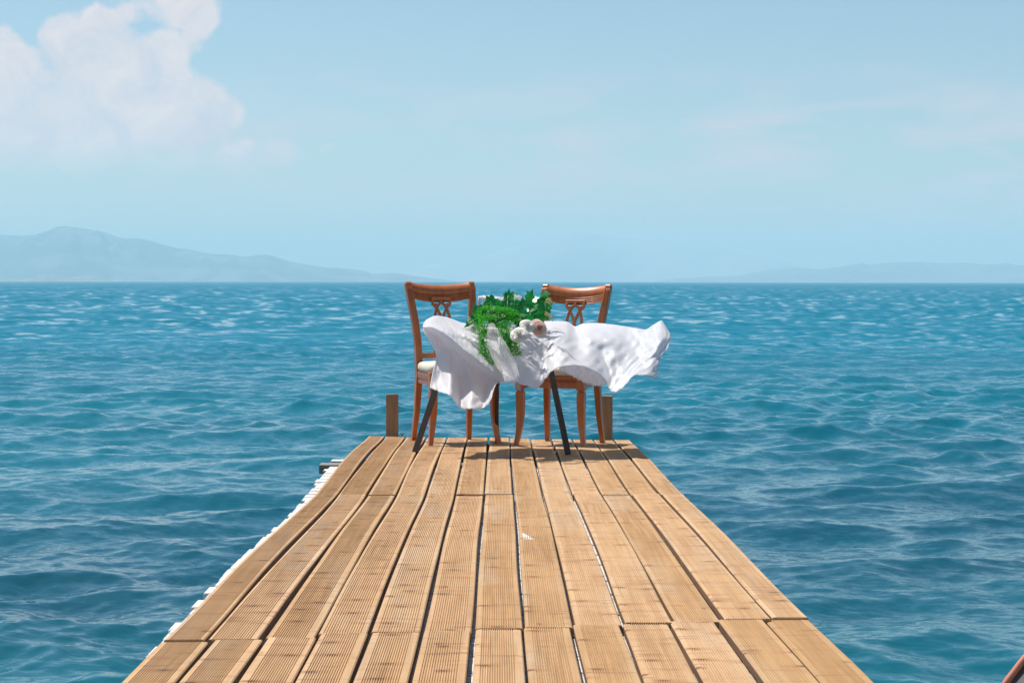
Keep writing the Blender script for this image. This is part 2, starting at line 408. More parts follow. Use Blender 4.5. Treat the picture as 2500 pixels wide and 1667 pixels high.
SL[:, 0] = SLx.ravel(); SL[:, 1] = SLy.ravel()
at = sea_o.data.attributes.new('wave_slope', 'FLOAT_VECTOR', 'POINT'); at.data.foreach_set('vector', SL.ravel())
# seabed disc closing the hole beneath the camera
mb = MB(); mb.box((0, 0, SEA - .9), (3, 3, .1)); 
struct(mb.build('seabed', mat('seabed_sand', (.1, .12, .1), .9)), 'sea bed under the pier')

# ------------------------------------------------------------ hills
def hill_mat(name, c1, c2, sc):
    m = mat(name, c1, .9); g = G(m)
    a = g.noise(g.vec((sc, sc, sc * 2)), 1, 6, .62, .4); g.col(g.mix(g.ramp(a.outputs[0], .46, .58), c1, c2)); return m
def hills(name, prof, D0, depth, mtl, seed, rough=.12, curve=0.0):
    rs = np.random.RandomState(seed)
    C = cr(prof, 14); nu = len(C); nv = 26
    tb = np.linspace(0, 1, nv); V = []
    ph = rs.uniform(0, 6.28, (9, 2)); fx = rs.uniform(2, 30, 9); fy = rs.uniform(1.5, 7, 9)
    for i, (px, py) in enumerate(C):
        top = P(px, py, D0); H = max(top.z - SEA, 1)
        for t in tb:
            D = D0 - depth / 2 + depth * t * 1.0 + depth * .06 * math.sin(px * .013 + seed)
            prof_h = math.sin(math.pi * t * .98 + .02) ** .85
            n = sum(math.sin(fx[q] * px / 120 + ph[q, 0] + 2 * math.sin(t * fy[q] + ph[q, 1])) * math.cos(fy[q] * t * 3 + ph[q, 1]) / (1 + q * .5) for q in range(9))
            ridge = 1 - math.exp(-((t - .5) / .13) ** 2)
            V.append((top.x * (D / D0), D, SEA - 4 + (H + 4) * prof_h * (1 + rough * n * ridge * .5) ))
    Fq = [(i * nv + j, (i + 1) * nv + j, (i + 1) * nv + j + 1, i * nv + j + 1) for i in range(nu - 1) for j in range(nv - 1)]
    return struct(link_mesh(name, V, Fq, mtl))
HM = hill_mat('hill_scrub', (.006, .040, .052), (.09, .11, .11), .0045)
HF = hill_mat('far_hill_hazed', (.26, .30, .32), (.34, .36, .36), .003)  # pale blue-grey colour paints extra haze onto the farthest range
HR = hill_mat('island_rock', (.07, .075, .06), (.22, .16, .13), .02)
hills('hills', [(-500,640),(-300,610),(-120,578),(-40,570),(0,573),(55,577),(100,571),(130,560),(153,554),(200,559),(245,565),(290,579),(320,582),(350,583),(400,597),(430,605),(465,609),(500,618),(530,621),(570,623),(592,628),(640,623),(660,624),(700,636),(760,648),(800,653),(830,654),(890,661),(910,668),(960,666),(1010,673),(1060,680),(1110,686),(1150,690)], 9000, 1900, HM, 3)
hills('hills', [(1580,690),(1650,681),(1720,676),(1800,673),(1850,663),(1920,655),(1960,654),(2000,657),(2060,650),(2103,644),(2125,647),(2160,642),(2230,639),(2260,641),(2320,642),(2360,641),(2410,646),(2450,643),(2500,648),(2600,640),(2750,655),(2950,690)], 10500, 1900, HM, 9)
hills('island', [(-160,690),(-60,680),(0,680),(20,680),(60,682),(95,675),(112,667),(125,672),(140,672),(165,677),(190,676),(230,675),(255,680),(280,689),(300,693)], 6500, 500, HR, 5, .3)
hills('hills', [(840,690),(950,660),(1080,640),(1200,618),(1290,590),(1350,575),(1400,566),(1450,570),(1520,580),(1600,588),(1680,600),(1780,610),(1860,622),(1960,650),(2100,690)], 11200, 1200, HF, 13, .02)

# ------------------------------------------------------------ haze
def haze():
    x0, x1, y0, y1, z0, z1 = -7000, 7000, -60, 14000, SEA - 1.0 - 4, 305
    mb = MB(); mb.box(((x0 + x1) / 2, (y0 + y1) / 2, (z0 + z1) / 2), (x1 - x0, y1 - y0, z1 - z0))
    m = bpy.data.materials.new('haze'); m.use_nodes = True; t = m.node_tree
    t.nodes.remove(t.nodes['Principled BSDF'])
    pv = t.nodes.new('ShaderNodeVolumePrincipled'); pv.inputs['Color'].default_value = (.62, .88, 1.0, 1); pv.inputs['Density'].default_value = 1.9e-4; pv.inputs['Anisotropy'].default_value = .0
    t.links.new(pv.outputs[0], t.nodes['Material Output'].inputs['Volume'])
    o = mb.build('haze', m); o['kind'] = 'stuff'; o['label'] = 'pale sea haze that fades the far hills'
haze()

# ------------------------------------------------------------ the pier
hs_ = [(1800, .89), (1500, .893), (1250, .895), (1094, .896), (976, .905), (900, .913), (774, .921), (700, .931), (639, .945), (585, .962), (537, .977), (485, .977), (454, .980), (422, .988), (390, 1.010), (376, 1.018)]
tD = np.array([F / s for s, h in hs_]); tz = np.array([CAMZ - h for s, h in hs_])
_d = np.linspace(tD[0], tD[-1], 400); _z = np.interp(_d, tD, tz); kz = np.ones(15) / 15
_z = np.convolve(np.pad(_z, 7, mode='edge'), kz, mode='valid')
def deck_z(x, D):
    z = float(np.interp(D, _d, _z))
    f = min(1, max(0, (D - 8.5) / 2.5)); z -= .0130 * x * f
    z += .0045 * math.sin(D * 1.7 + 1.0) * x
    return z
pier = empty('pier', 'long narrow wooden pier of ribbed tan deck boards running out to sea', 'pier')
END = 12.0; START = .9
pitchb = .1346; edges_mid = [-.85, -.739] + [-.739 + pitchb * i for i in range(1, 12)] + [.85]
edges_near = [-.855 + .1312 * i for i in range(14)]
TH = .024
def board(x0, x1, y0, y1, seed, ngr=15, marg=(.13, .13)):
    r = random.Random(seed)
    gl = r.uniform(.0045, .0062); gr_ = r.uniform(.0045, .0062); x0 += gl; x1 -= gr_; W = x1 - x0
    prof = [(0, -TH), (0, -.004), (.003, -.0008)]
    m0, m1 = marg[0] * W, W - marg[1] * W
    prof.append((m0, 0)); pit = (m1 - m0) / ngr
    for k in range(ngr):
        a = m0 + k * pit
        prof += [(a + .08 * pit, -.0003), (a + .24 * pit, -.0030), (a + .42 * pit, -.0030), (a + .58 * pit, -.0003), (a + .8 * pit, .0003)]
    prof += [(m1, 0), (W - .003, -.0008), (W, -.004), (W, -TH)]
    n = max(2, int((y1 - y0) / .12)); V = []; npf = len(prof)
    ph = [r.uniform(0, 6.28) for _ in range(5)]; a1 = r.uniform(.001, .0035); lift = r.uniform(-.0035, .0035); tilt = r.uniform(-.012, .012)
    for i in range(n + 1):
        D = y0 + (y1 - y0) * i / n
        wx = a1 * math.sin(D * 1.1 + ph[0]) + .001 * math.sin(D * 3.1 + ph[1])
        ww = 1 + .012 * math.sin(D * .9 + ph[2])
        for (u, z) in prof:
            x = x0 + W / 2 + (u - W / 2) * ww + wx
            V.append((x, D, deck_z(x, D) + z + lift + tilt * (u - W / 2) + .002 * math.sin(D * 1.9 + ph[3])))
    Fq = []
    for i in range(n):
        for j in range(npf):
            k = (j + 1) % npf
            Fq.append((i * npf + j, i * npf + k, (i + 1) * npf + k, (i + 1) * npf + j))
    Fq.append(tuple(range(npf))); Fq.append(tuple(n * npf + j for j in range(npf - 1, -1, -1)))
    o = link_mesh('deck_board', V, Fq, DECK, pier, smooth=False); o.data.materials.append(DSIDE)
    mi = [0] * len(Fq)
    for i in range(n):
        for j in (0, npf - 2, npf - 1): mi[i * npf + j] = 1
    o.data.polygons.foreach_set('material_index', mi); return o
S1 = 8.43
for i in range(13):
    a, b = edges_mid[i], edges_mid[i + 1]
    xm = (a + b) / 2; s2 = 4.62 + (xm + .85) / 1.7 * .37 + rnd.uniform(-.008, .008)
    endj = END + rnd.uniform(-.012, .012) - .09 * (xm + .85) / 1.7
    mg = (rnd.uniform(.08, .16), rnd.uniform(.08, .16)); ng = 15
    gapj = .0022
    if i in (7, 8): board(a, b, s2 + gapj, endj, 100 + i, ng, mg)
    elif i == 0: board(a, b, s2 + gapj, endj, 130, ng, mg)
    else:
        board(a, b, s2 + gapj, S1 - gapj, 200 + i, ng, mg); mg2 = (rnd.uniform(.08, .15), rnd.uniform(.08, .15))
        board(a, b, S1 + gapj, endj, 300 + i, ng, mg2)
    board(edges_near[i], edges_near[i + 1], START, s2 - gapj, 400 + i, 15, (rnd.uniform(.1, .18), rnd.uniform(.1, .18)))
# older white cross planks under the deck, ragged at the left end
y = 3.5; k = 0
while y < 9.93:
    wd = rnd.uniform(.085, .125); t = min(1, max(0, (y - 4.2) / 5.8))
    prot = (-.03 if y < 4.55 else .034) + .012 * min(1, t * 1.8) + .030 * max(0, t - .65) / .35 + rnd.uniform(-.010, .010)
    z = deck_z(-.85, y) - TH - .0145 + rnd.uniform(-.003, .003)
    zr = deck_z(.8, y) - TH - .0145
    mb = MB(); rr = R(rnd.uniform(-1.0, 1.0))
    xl = -.85 - prot; n = 7; rings = []
    for q in range(n + 1):
        x = xl + (1.62 - .9 + .85 + prot) * q / n if False else xl + (.80 - xl) * q / n
        zz = deck_z(x, y) - TH - .0145 - .004; dy = (x + .85) * math.sin(rr)
        rings.append([(x, y + dy, zz - .011), (x, y + wd + dy, zz - .011), (x, y + wd + dy, zz + .011), (x, y + dy, zz + .011)])
    mb.loft(rings); bevel(mb.build('cross_plank', WHITEW, pier), .003, 1); y += wd + rnd.uniform(.010, .024); k += 1
# protruding grey cross beam near the far end
mb = MB(); yb = 10.05
mb.box((-.56, yb + .02, deck_z(-.9, yb) - TH - .028), (.84, .11, .052)); o = bevel(mb.build('cross_beam', GREYW, pier), .004, 1); o['label'] = 'grey weathered beam end poking out'
mb = MB()
mb.box((-.60, 10.32, deck_z(-.9, 10.3) - TH - .018), (.68, .09, .03)); bevel(mb.build('cross_plank', WHITEW, pier), .004, 1)
for D in (10.55, 10.8, 11.05, 11.3, 11.55, 11.8):
    mb = MB(); mb.box((0, D, deck_z(0, D) - TH - .027), (1.5, .12, .045)); bevel(mb.build('bearer', BEAMW, pier), .003, 1)
for xb in (-.62, 0, .62):                                   # joists and piles
    mb = MB(); n = 24
    mb.loft([[(xb + sx * .035, D, deck_z(xb, D) - TH - .03 + sz) for sx, sz in ((-1, -.16), (1, -.16), (1, -.024), (-1, -.024))] for D in np.linspace(START, END - .15, n)])
    mb.build('joist', BEAMW, pier)
for D in (2.0, 4.6, 7.2, 9.8, 11.8):
    for xb in (-.70, .70):
        mb = MB(); mb.tube([(xb, D, SEA - 1.0), (xb, D, deck_z(xb, D) - TH - .035)], .06, 14); mb.build('pile', BEAMW, pier, True)
mb = MB(); zm = deck_z(.08, 6.72) + .0030
for k_ in range(6):
    ln = .17 * (1 - k_ / 6.5); mb.box((.0905 + k_ * .0062, 6.66 + ln / 2, zm), (.0034, ln, .0010))
mb.box((.108, 6.665, zm + .0004), (.040, .012, .0010))
o = mb.build('paint_smear', mat('dried_white_paint', (.82, .84, .86), .6), pier); o['label'] = 'small comb-shaped smear of white paint on the deck'
def post(pxl, pxr, ytop, D, label):
    a = P(pxl, ytop, D); b = P(pxr, ytop, D); mb = MB(); c = (a + b) / 2; wv = (b - a).length
    rings = []
    for q, z in enumerate(np.linspace(SEA - .8, a.z, 9)):
        rings.append([(c.x + sx * wv / 2, c.y + sy * wv / 2 + .0, z + (rnd.uniform(-.004, .004) if q == 8 else 0)) for sx, sy in ((-1, -1), (1, -1), (1, 1), (-1, 1))])
    mb.loft(rings); o = bevel(mb.build('post', POSTW, pier), .004, 2); o['label'] = label
post(943, 972, 962, 12.07, 'square brown post at the left of the pier end')
post(1467, 1495, 965, 12.02, 'square brown post at the right of the pier end')
mb = MB(); q0 = Vector((-.635, 12.06, deck_z(-.6, 12))); 
for a_ in range(5):
    d = Vector((rnd.uniform(-.02, .05), rnd.uniform(-.02, .02), rnd.uniform(.0, .02)))
    mb.tube([q0, q0 + d * .5 + Vector((0, 0, .012)), q0 + d], .0016, 5)
mb.build('rope_end', mat('old_rope', (.05, .05, .04), .9), pier)

# ------------------------------------------------------------ chairs
def post_y(z):      # line of the back seen from the side
    return float(np.interp(z, [0, .2, .42, .60, .75, .88, .96, 1.0], [.245, .205, .185, .190, .207, .235, .262, .285]))
def post_x(z):
    return float(np.interp(z, [0, .2, .42, .6, .75, .88, 1.0], [.186, .175, .168, .172, .186, .204, .214]))
def make_chair(loc, rz, label):
    t = empty('dining_chair', label, 'chair', loc, rz, 'carved dining chairs behind the table')
    for s in (-1, 1):
        zs = np.linspace(0, .975, 22)
        pts = [(s * post_x(z), post_y(z), z) for z in zs]
        wx = [float(np.interp(z, [0, .3, .45, 1], [.028, .038, .041, .043])) for z in zs]; wy = [float(np.interp(z, [0, .3, .45, 1], [.030, .042, .046, .040])) for z in zs]
        mb = MB(); mb.bar(pts, wx, wy)
        # backward scroll at the top, seen as a volute from the side
        cxy = Vector((s * post_x(.97), post_y(.97) + .012, .985))
        rings = []
        for q in np.linspace(-.018, .018, 3):
            rings.append([Vector((cxy.x + q, cxy.y + .023 * math.cos(a), cxy.z + .023 * math.sin(a))) for a in np.linspace(0, 2 * math.pi, 19)[:-1]])
        mb.loft(rings)
        rings = []
        for q, r_ in ((-.0215, .012), (.0215, .012)):
            rings.append([Vector((cxy.x + q, cxy.y + r_ * math.cos(a), cxy.z + r_ * math.sin(a))) for a in np.linspace(0, 2 * math.pi, 13)[:-1]])
        mb.loft(rings)
        for dx in (-.011, 0, .011):      # reeding down the face of the post
            mb.bar([(s * post_x(z) + dx, post_y(z) - .0215, z) for z in np.linspace(.885, .972, 8)], .006, .007)
        bevel(mb.build('back_post', MAHO, t), .003, 2)
        # front leg
        mb = MB()
        zs = [0, .06, .13, .20, .28, .345]
        mb.bar([(s * x, y, z) for x, y, z in zip([.224, .213, .204, .200, .199, .200], [-.222, -.208, -.200, -.198, -.200, -.200], zs)], [.026, .030, .036, .043, .047, .048], [.026, .030, .036, .043, .047, .048])
        mb.box((s * .2, -.2, .352), (.036, .036, .014)); mb.box((s * .2, -.2, .405), (.052, .052, .092))
        bevel(mb.build('front_leg', MAHO, t), .003, 2)
    # crest rail: section swept between the posts
    sec = [(0, 0), (.010, .004), (.020, .0), (.022, -.020), (.022, -.095), (.012, -.100), (.0, -.098), (-.004, -.094), (0, -.089), (0, -.085), (-.005, -.081), (0, -.077), (0, -.073), (-.005, -.069), (0, -.065), (0, -.061), (-.005, -.057), (0, -.053), (-.004, -.047), (-.0075, -.030), (-.006, -.012)]
    mb = MB(); rings = []
    for u in np.linspace(-1, 1, 25):
        bow = .030 * (1 - u * u); sag = .020 * (1 - u * u); x = u * .200
        rings.append([Vector((x, post_y(.99 + z) - .012 + bow + dy, 1.0 - sag + z * (1 + .06 * (1 - u * u)))) for dy, z in sec])
    mb.loft(rings); o = mb.build('crest_rail', MAHO, t, True)
    o.modifiers.new('es', 'EDGE_SPLIT').split_angle = R(38)
    # pierced splat
    def SP(u, v):                       # v measured down from the crest
        z = .895 - v; return Vector((u, post_y(z) + .014, z))
    def strip(mb, uv, w_):
        C = cr(uv, 6); pts = [SP(a, b) for a, b in C]; n = len(pts); rings = []
        for i, p in enumerate(pts):
            tg = (pts[min(i + 1, n - 1)] - pts[max(i - 1, 0)]).normalized(); nrm = Vector((0, -1, .15)).normalized(); a = tg.cross(nrm).normalized()
            rings.append([p + a * sx * w_ / 2 + nrm * sy * .008 for sx, sy in ((-1, -1), (1, -1), (1, 1), (-1, 1))])
        mb.loft(rings)
    mb = MB()
    for f in (1, -1):                   # mirrored top and bottom halves
        T = (lambda a, b: (a, b)) if f == 1 else (lambda a, b: (a, .345 - b))
        for s in (-1, 1):
            strip(mb, [T(s * .058, -.004), T(s * .058, .022), T(s * .057, .040)], .016)
            strip(mb, [T(s * .054, .036), T(s * .036, .052), T(s * .022, .078), T(s * .010, .105), T(0, .135), T(-s * .012, .172)], .0165)
            strip(mb, [T(0, .024), T(s * .020, .036), T(s * .034, .060), T(s * .044, .090), T(s * .050, .125), T(s * .048, .172)], .0165)
            strip(mb, [T(s * .053, .034), T(s * .036, .030), T(s * .02, .040)], .009)
        strip(mb, [T(-.066, 0), T(0, 0), T(.066, 0)], .020); strip(mb, [T(0, 0), T(0, .030)], .018)
    bevel(mb.build('splat', MAHO, t), .002, 1)
    mb = MB(); mb.bar([(-.170, post_y(.54), .54), (0, post_y(.54) + .012, .54), (.170, post_y(.54), .54)], .02, .034, Vector((0, 1, 0))); bevel(mb.build('lower_rail', MAHO, t), .002)
    # apron with reeds
    mb = MB()
    mb.box((0, -.204, .395), (.36, .022, .050)); mb.box((0, -.206, .432), (.36, .028, .022))
    for dz in (.417, .409): mb.box((0, -.217, dz), (.356, .006, .004))
    for s in (-1, 1):
        a = Vector((s * .203, -.19, .395)); b = Vector((s * .170, .18, .395))
        ro = Matrix.Rotation(math.atan2(-(b.x - a.x), b.y - a.y), 3, 'Z')
        mb.box((a + b) / 2, (.022, .36, .050), ro); mb.box((a + b) / 2 + Vector((0, 0, .037)), (.028, .36, .022), ro)
        for dz in (.022, .014): mb.box((a + b) / 2 + Vector((s * .013, 0, dz)), (.006, .36, .004), ro)
    mb.box((0, .185, .405), (.32, .022, .07))
    bevel(mb.build('apron', MAHO, t), .002, 2)
    # cushion
    V = []; nu = 48; levels = [(.0, .445, .90), (.1, .445, .97), (.2, .452, 1.0), (.3, .47, 1.015), (.5, .488, 1.0), (.7, .500, .95), (.8, .507, .84), (.9, .512, .6), (1, .514, .3)]
    rings = []
    for _, z, sc in levels:
        rg_ = []
        for k_ in range(nu):
            a = 2 * math.pi * k_ / nu; ca, sa = math.cos(a), math.sin(a); e = .28
            x = math.copysign(abs(ca) ** e, ca); y_ = math.copysign(abs(sa) ** e, sa)
            hw = .222 - .018 * (y_ + 1)
            rg_.append((x * hw * sc, -.012 + y_ * .205 * sc, z))
        rings.append(rg_)
    mb = MB(); mb.loft(rings); mb.build('seat_cushion', CREAM, t, True)
    return t
dzl = deck_z(-.28, 11.5); dzr = deck_z(.38, 11.5)
make_chair((-.283, 11.50, dzl - .002), R(20), 'left carved mahogany dining chair with cream seat, its scrolled back turned left')
make_chair((.394, 11.50, dzr - .012), R(-22), 'right carved mahogany dining chair with cream seat, beside the blown cloth')

# ------------------------------------------------------------ table
TC = Vector((0.0, 11.0)); TZ = .742
tb = empty('round_table', 'small round table on splayed dark legs hidden under white cloth', 'table', (TC.x, TC.y, deck_z(0, 11)))
mb = MB(); zt = TZ - deck_z(0, 11)
mb.loft([[Vector((r_ * math.cos(a), r_ * math.sin(a), z)) for a in np.linspace(0, 2 * math.pi, 49)[:-1]] for r_, z in ((.215, zt - .026), (.225, zt - .020), (.225, zt - .006), (.218, zt))])
mb.build('tabletop', DARKW, tb, True)
off = Vector((TC.x, TC.y, deck_z(0, 11)))
for (fx_, fy_, tx, ty_) in ((1013, 1108, 1108, 10.88), (1387, 1118, 1326, 10.88)):
    D = 10.56; foot = P(fx_, fy_, D); foot.z = deck_z(foot.x, D) + .001
    top = P(tx, 800, ty_); top.z = TZ - .03
    mb = MB(); mb.bar([foot - off, (foot + top) / 2 - off, top - off], .034, .022); bevel(mb.build('leg', DARKW, tb), .002)
foot = Vector((P(1213, 900, 11.42).x, 11.42, 0)); foot.z = deck_z(foot.x, 11.42)
top = Vector((foot.x * .97, 11.2, TZ - .03)); mb = MB(); mb.bar([foot - off, top - off], .024, .03); bevel(mb.build('leg', DARKW, tb), .002)

# ------------------------------------------------------------ cloth
class Patch:
    def __init__(s): s.v = []; s.f = []
    def add(s, cols, n=12, m=12, amp=.006, seed=1, scal=None, spread=None):
        """cols: list of columns, each a list of (px,py,D) from top to hem"""
        A = np.array(cols, float)                           # c, r, 3
        if spread:                                          # let the sheet slope evenly towards the viewer
            for c_ in A:
                z0 = c_[0, 2]; nr0 = len(c_)
                for j in range(1, nr0): c_[j, 2] = c_[j, 2] * .45 + .55 * (z0 - spread * (j / (nr0 - 1)) ** .8)
        A = np.stack([cr(A[:, j], n) for j in range(A.shape[1])], 1)
        A = np.stack([cr(A[i], m) for i in range(A.shape[0])], 0)
        nc_, nr_ = A.shape[:2]; r = np.random.RandomState(seed)
        u = np.linspace(0, 1, nc_)[:, None]; v = np.linspace(0, 1, nr_)[None, :]
        d = np.zeros((nc_, nr_))
        for q in range(9):
            ku, kv = r.uniform(2, 9 + q * 2.2), r.uniform(-3, 4); d += np.sin(6.28 * (ku * u + kv * v * (1 + .4 * u)) + r.uniform(0, 6.28) + 1.2 * np.sin(6 * v + q)) / (1 + q * .3)
        fade = np.clip(v * 3 + .25, 0, 1)
        A[..., 2] += d * amp * fade
        A[..., 1] += d * amp * fade * 45
        W = np.zeros_like(A)
        for i in range(nc_):
            for j in range(nr_):
                W[i, j] = P(*A[i, j])
        if scal:                                            # scalloped lace hem
            for i in range(nc_):
                s_ = abs(math.sin(i / (nc_ - 1) * math.pi * scal)) ** .6
                for j in (nr_ - 1, nr_ - 2, nr_ - 3):
                    g_ = (W[i, j] - W[i, j - 4]); g_ = g_ / (np.linalg.norm(g_) + 1e-6)
                    W[i, j] += g_ * .011 * (s_ - .4) * (1 - (nr_ - 1 - j) * .3)
        b = len(s.v); s.v += [tuple(p) for p in W.reshape(-1, 3)]
        for i in range(nc_ - 1):
            for j in range(nr_ - 1):
                a = b + i * nr_ + j; s.f.append((a, a + nr_, a + nr_ + 1, a + 1))
pc = Patch()
# right and front panel, streaming in the wind
pc.add([
 [(1215,798,10.70),(1216,830,10.60),(1222,865,10.56),(1226,900,10.55),(1232,934,10.54)],
 [(1250,794,10.80),(1250,830,10.55),(1252,870,10.50),(1254,905,10.49),(1252,930,10.48)],
 [(1290,788,10.9),(1288,825,10.58),(1286,865,10.54),(1286,905,10.52),(1287,942,10.48)],
 [(1315,785,11.0),(1313,825,10.58),(1312,865,10.52),(1312,905,10.48),(1313,946,10.46)],
 [(1334,784,11.1),(1334,822,10.58),(1333,858,10.50),(1330,890,10.48),(1330,926,10.48)],
 [(1362,784,11.1),(1356,818,10.60),(1352,850,10.48),(1350,878,10.42),(1351,902,10.40)],
 [(1386,786,11.1),(1382,818,10.68),(1378,845,10.54),(1378,870,10.46),(1380,893,10.44)],
 [(1404,797,11.12),(1410,826,10.78),(1410,850,10.64),(1412,874,10.54),(1416,892,10.50)],
 [(1424,790,11.1),(1436,822,10.70),(1442,850,10.64),(1448,880,10.58),(1450,905,10.54)],
 [(1462,789,11.1),(1470,822,10.68),(1472,855,10.70),(1476,890,10.66),(1476,924,10.60)],
 [(1495,792,11.05),(1505,828,10.74),(1500,866,10.66),(1494,908,10.62),(1489,950,10.56)],
 [(1530,797,11.0),(1535,836,10.84),(1525,876,10.70),(1512,918,10.60),(1505,957,10.54)],
 [(1556,801,10.95),(1562,838,10.86),(1552,872,10.80),(1537,904,10.70),(1526,940,10.62)],
 [(1577,804,10.92),(1586,838,10.78),(1577,866,10.82),(1564,892,10.82),(1547,917,10.76)],
 [(1595,793,10.9),(1608,830,10.76),(1600,858,10.74),(1590,885,10.80),(1576,916,10.80)],
 [(1613,783,10.92),(1625,824,10.86),(1609,862,10.82),(1606,892,10.80),(1597,922,10.84)],
 [(1620,788,10.96),(1637,820,10.93),(1630,850,10.90),(1612,870,10.88),(1602,926,10.88)],
], 9, 12, .0038, 4, scal=24, spread=.75)
# back layer seen from below between the hems
pc.add([
 [(1362,800,11.2),(1360,850,10.95),(1362,880,10.9),(1366,903,10.86)],
 [(1386,800,11.25),(1386,850,11.0),(1386,885,10.95),(1388,912,10.90)],
 [(1410,800,11.3),(1410,850,11.05),(1410,890,11.0),(1411,925,10.95)],
 [(1440,800,11.3),(1440,850,11.1),(1440,900,11.0),(1438,937,10.92)],
 [(1468,800,11.3),(1468,850,11.1),(1468,900,11.0),(1466,941,10.92)],
 [(1500,810,11.25),(1498,850,11.05),(1494,900,10.95),(1490,930,10.88)],
], 10, 10, .004, 8, scal=11)
# left flap blown up over the table edge, down to the rolled diagonal ridge
ridge = [(1033,799,10.62),(1058,800,10.52),(1093,819,10.48),(1121,844,10.46),(1160,874,10.45),(1198,905,10.46),(1233,935,10.50)]
topr = [(1040,781,10.86),(1063,771,10.92),(1095,776,11.0),(1131,789,11.1),(1165,792,11.1),(1200,796,11.0),(1228,800,10.9)]
mid1 = [(1034,790,10.72),(1058,787,10.74),(1095,795,10.76),(1128,810,10.66),(1165,826,10.60),(1203,848,10.56),(1235,868,10.54)]
mid2 = [(1032,796,10.66),(1057,795,10.60),(1094,808,10.55),(1124,828,10.56),(1162,850,10.54),(1200,877,10.53),(1236,902,10.52)]
pc.add([[topr[i], mid1[i], mid2[i], ridge[i]] for i in range(7)], 12, 12, .003, 21)
low = [
 [(1033,808,10.66),(1045,828,10.70),(1064,866,10.74),(1056,910,10.72),(1049,946,10.70)],
 [(1060,812,10.60),(1070,845,10.64),(1076,885,10.70),(1072,925,10.72),(1072,955,10.66)],
 [(1094,836,10.58),(1097,862,10.64),(1100,900,10.62),(1100,938,10.60),(1100,966,10.60)],
 [(1122,862,10.56),(1123,885,10.62),(1122,918,10.70),(1124,955,10.68),(1122,994,10.66)],
 [(1160,890,10.55),(1160,908,10.58),(1158,935,10.58),(1152,966,10.58),(1148,997,10.58)],
 [(1186,906,10.56),(1188,922,10.62),(1186,945,10.66),(1182,972,10.64),(1178,996,10.64)],
 [(1210,921,10.55),(1208,930,10.58),(1204,942,10.60),(1201,956,10.62),(1198,976,10.62)],
 [(1225,932,10.53),(1218,934,10.56),(1213,936,10.58),(1210,940,10.60),(1204,952,10.62)],
]
for c_ in low:
    for j, dd in enumerate((.0, -.05, -.14, -.24, -.33)):
        x_, y_, d_ = c_[j]; c_[j] = (x_, y_, d_ + dd)
rl = [ridge[0], ridge[1], ridge[2], ridge[3], ridge[4], (1186,895,10.455), (1210,915,10.47), (1233,935,10.50)]
pc.add([[rl[i]] + low[i] for i in range(8)], 10, 9, .003, 31, scal=17)
# flat part on the table
b = len(pc.v); nn_ = 60
for r_ in np.linspace(.02, .30, 10):
    for k_ in range(nn_):
        a = 2 * math.pi * k_ / nn_
        pc.v.append((TC.x + r_ * math.cos(a), TC.y + r_ * math.sin(a), TZ + .004 + .003 * math.sin(a * 5 + r_ * 20)))
for i in range(9):
    for k_ in range(nn_):
        q = (k_ + 1) % nn_; pc.f.append((b + i * nn_ + k_, b + i * nn_ + q, b + (i + 1) * nn_ + q, b + (i + 1) * nn_ + k_))
cl = link_mesh('tablecloth', pc.v, pc.f, SATIN)
tag(cl, 'white satin tablecloth with scalloped hem blown sideways by the wind', 'tablecloth')
so = cl.modifiers.new('thick', 'SOLIDIFY'); so.thickness = .0015; so.offset = 0

class Tul(Patch):
    def add(s, cols, *a, **k): super().add([[(x, y, d - .13) for x, y, d in c_] for c_ in cols], *a, **k)
tu = Tul()
tu.add([
 [(1196,790,10.5),(1189,812,10.40),(1192,850,10.38),(1212,895,10.39),(1238,928,10.42),(1262,951,10.43)],
 [(1200,788,10.5),(1200,812,10.36),(1206,850,10.35),(1224,895,10.37),(1246,928,10.41),(1265,953,10.42)],
 [(1203,788,10.5),(1210,812,10.39),(1222,846,10.38),(1240,890,10.38),(1256,926,10.40),(1268,954,10.41)],
 [(1206,789,10.5),(1219,814,10.36),(1240,846,10.36),(1258,882,10.36),(1268,918,10.39),(1272,953,10.40)],
], 10, 9, .003, 3)
tl = link_mesh('tulle_veil', tu.v, tu.f, TULLE); tag(tl, 'sheer white tulle trailing down the front from the flowers', 'tulle')

